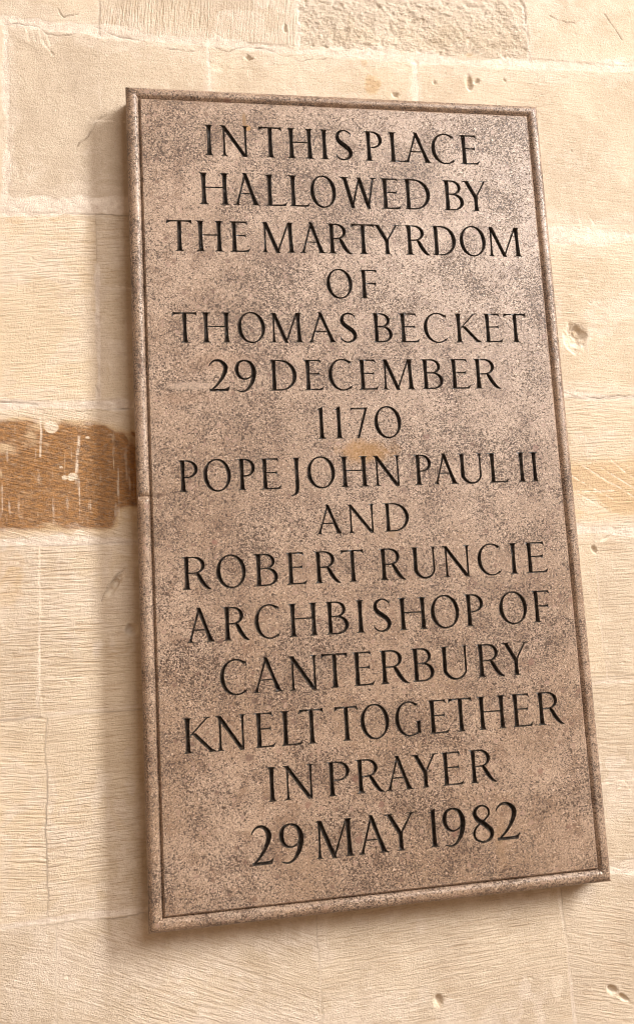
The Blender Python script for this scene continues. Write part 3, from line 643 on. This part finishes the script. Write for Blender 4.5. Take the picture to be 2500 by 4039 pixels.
def union_outline(strips):
    vs, fs = [], []
    for s in strips:
        i = len(vs)
        for L, R in s: vs += [Vector(L), Vector(R)]
        for k in range(len(s)-1):
            j = i+2*k
            a, b_, c, d = vs[j], vs[j+1], vs[j+3], vs[j+2]
            ar = sum(p.x*q.y-q.x*p.y for p, q in zip((a, b_, c, d), (b_, c, d, a)))
            f = [j, j+1, j+3, j+2]
            fs.append(f if ar > 0 else f[::-1])
    V, E, F, ov, oe, of = delaunay_2d_cdt(vs, [], fs, 0, 1e-6, True)
    cnt = {}
    for f, o in zip(F, of):
        if not o: continue
        for a, b_ in zip(f, f[1:]+f[:1]):
            k = (min(a, b_), max(a, b_)); cnt[k] = cnt.get(k, 0)+1
    ed = [k for k, c in cnt.items() if c == 1]
    used = sorted({i for e in ed for i in e}); rm = {o: i for i, o in enumerate(used)}
    P = np.array([(V[i].x, V[i].y) for i in used]); Eg = np.array([(rm[a], rm[b_]) for a, b_ in ed])
    return P, Eg
def seg_dist(Q, P, E):
    d = np.full(len(Q), 9.0)
    A = P[E[:, 0]]; B = P[E[:, 1]]; D = B-A; L2 = (D**2).sum(1)+1e-16
    for i in range(0, len(Q), 400):
        q = Q[i:i+400, None, :]
        t = np.clip(((q-A)*D).sum(2)/L2, 0, 1)
        d[i:i+400] = np.sqrt(((q-A-t[..., None]*D)**2).sum(2)).min(1)
    return d
def inside(Q, P, E):
    A = P[E[:, 0]]; B = P[E[:, 1]]; r = np.zeros(len(Q), bool)
    for i in range(0, len(Q), 400):
        x = Q[i:i+400, None, 0]; y = Q[i:i+400, None, 1]
        c = ((A[:, 1] > y) != (B[:, 1] > y))
        with np.errstate(divide='ignore', invalid='ignore'):
            xi = A[:, 0]+(y-A[:, 1])*(B[:, 0]-A[:, 0])/(B[:, 1]-A[:, 1])
        r[i:i+400] = (c & (x < xi)).sum(1) % 2 == 1
    return r

def build_tablet():
    stone = tablet_stone(); paint = letter_paint(); rng = random.Random(3)
    root = bpy.data.objects.new('memorial_tablet', None); scene.collection.objects.link(root)
    root.location = (0, 0, ZC); root.empty_display_size = 0.2
    root['label'] = 'brown speckled stone tablet with carved black capitals and rounded moulding, fixed to the wall'
    root['category'] = 'memorial tablet'
    def loc(u, v, n=0.0):
        x, y, z = world(u, v, n); return (x, y, z-ZC)
    # lettering and the holes it leaves in the face
    allP, allE = [], []; base = 0
    for txt, vt, vb, spec in LINES:
        strips = letter_line(spec, vt, vb, rng)
        P, E = union_outline(strips)
        cap = vb-vt
        mids = np.array([((a[0]+b_[0])/2, (a[1]+b_[1])/2) for s in strips for a, b_ in s])
        lo, hi = P.min(0), P.max(0); g = 0.0016
        gx, gy = np.meshgrid(np.arange(lo[0], hi[0], g), np.arange(lo[1], hi[1], g))
        gr = np.stack([gx.ravel(), gy.ravel()], 1)+np.random.RandomState(1).uniform(-.0003, .0003, (gx.size, 2))
        # thin the candidates: keep those well inside
        gi = gr[inside(gr, P, E)]; mi = mids[inside(mids, P, E)]
        gi = gi[seg_dist(gi, P, E) > .0006]; mi = mi[seg_dist(mi, P, E) > .0003]
        Q = np.vstack([mi, gi])
        V, EE, F, *_ = delaunay_2d_cdt([Vector(p) for p in P]+[Vector(p) for p in Q], [tuple(map(int, e)) for e in E], [], 0, 1e-7, False)
        VV = np.array([(p.x, p.y) for p in V]); Fa = np.array(F)
        Fa = Fa[inside(VV[Fa].mean(1), P, E)]
        dep = np.minimum(seg_dist(VV, P, E)*1.7, 0.0058)
        o = mesh_obj('inscription_line', [loc(p[0], p[1], d) for p, d in zip(VV, dep)], [tuple(map(int, f)) for f in Fa], paint, root)
        o['label'] = 'carved line of black capitals reading ' + txt
        allP.append(P); allE.append(E+base); base += len(P)
    P = np.vstack(allP); E = np.vstack(allE)
    c0 = 0.0022                                           # tiny arris chamfer round the face
    rect = np.array([(c0, c0), (W-c0, c0), (W-c0, H-c0), (c0, H-c0)]); k = len(P)
    V, EE, F, *_ = delaunay_2d_cdt([Vector(p) for p in np.vstack([P, rect])], [tuple(map(int, e)) for e in E]+[(k+i, k+(i+1) % 4) for i in range(4)], [], 0, 1e-7, False)
    VV = np.array([(p.x, p.y) for p in V]); Fa = np.array(F)
    Fa = Fa[~inside(VV[Fa].mean(1), P, E)]
    mesh_obj('inscribed_panel', [loc(p[0], p[1]) for p in VV], [tuple(map(int, f)) for f in Fa], stone, root)
    # moulding: arris, quirk and half-round bead swept round the panel, mitred at the corners
    prof = [(-c0, 0.0), (-0.0001, 0.0017), (0.0003, 0.0042), (0.0011, 0.0048), (0.0017, 0.0042), (0.0044, 0.0010)]
    crown = [(0.0044, 0.0010), (0.0062, -0.0002), (0.0085, -0.0008), (0.0110, -0.0008), (0.0135, -0.0002), (0.0158, 0.0010), (0.0176, 0.0027), (0.0189, 0.0046)]
    prof += crown[1:]
    prof += [(0.0196, 0.0062), (0.0199, 0.0085), (0.0199, 0.016), (0.0199, T+.004)]
    nr = np.random.RandomState(12)
    verts, faces = [], []
    sides = [((0, 0), (W, 0), (0, -1)), ((W, 0), (W, H), (1, 0)), ((W, H), (0, H), (0, 1)), ((0, H), (0, 0), (-1, 0))]
    for (ax, ay), (bx, by), (ox, oy) in sides:
        L = math.hypot(bx-ax, by-ay); tx, ty = (bx-ax)/L, (by-ay)/L; m = int(L/0.003)
        b0 = len(verts); npf = len(prof)
        wob = vnoise(np.linspace(0, L*35, m+1), np.full(m+1, ax*7+ay*3.3), 41, 3)-.5
        for i in range(m+1):
            t = i/m
            for j, (d, n_) in enumerate(prof):
                s = lerp(-d, L+d, t)
                e = 0.0
                if 4 < j < npf-2 and 0 < i < m:
                    e = 0.0006*wob[i]+0.00035*(nr.rand()-.5)
                    # knocked notch on the left moulding
                    if ox == -1:
                        vy = ay+ty*s
                        e += 0.0045*math.exp(-((vy-0.590)/0.0032)**2)*(1 if d < .016 else .3)
                u_, v_ = ax+tx*s+ox*d, ay+ty*s+oy*d
                verts.append(loc(u_, v_, n_+e))
        for i in range(m):
            for j in range(npf-1):
                a = b0+i*npf+j; faces.append((a, a+npf, a+npf+1, a+1))
    mo = mesh_obj('moulding', verts, faces, tablet_stone('tooled_fossil_stone', True, 0.9), root)
    me = mo.data; me.polygons.foreach_set('use_smooth', [True]*len(me.polygons))
    me.set_sharp_from_angle(angle=math.radians(21))
    # body of the slab behind the face and moulding
    e = 0.0185; n0, n1 = 0.012, T+.003
    bv = [loc(-e, -e, n0), loc(W+e, -e, n0), loc(W+e, H+e, n0), loc(-e, H+e, n0), loc(-e, -e, n1), loc(W+e, -e, n1), loc(W+e, H+e, n1), loc(-e, H+e, n1)]
    mesh_obj('backing_slab', bv, [(3, 2, 1, 0), (4, 5, 6, 7), (0, 1, 5, 4), (1, 2, 6, 5), (2, 3, 7, 6), (3, 0, 4, 7)], stone, root)
    return root
build_tablet()
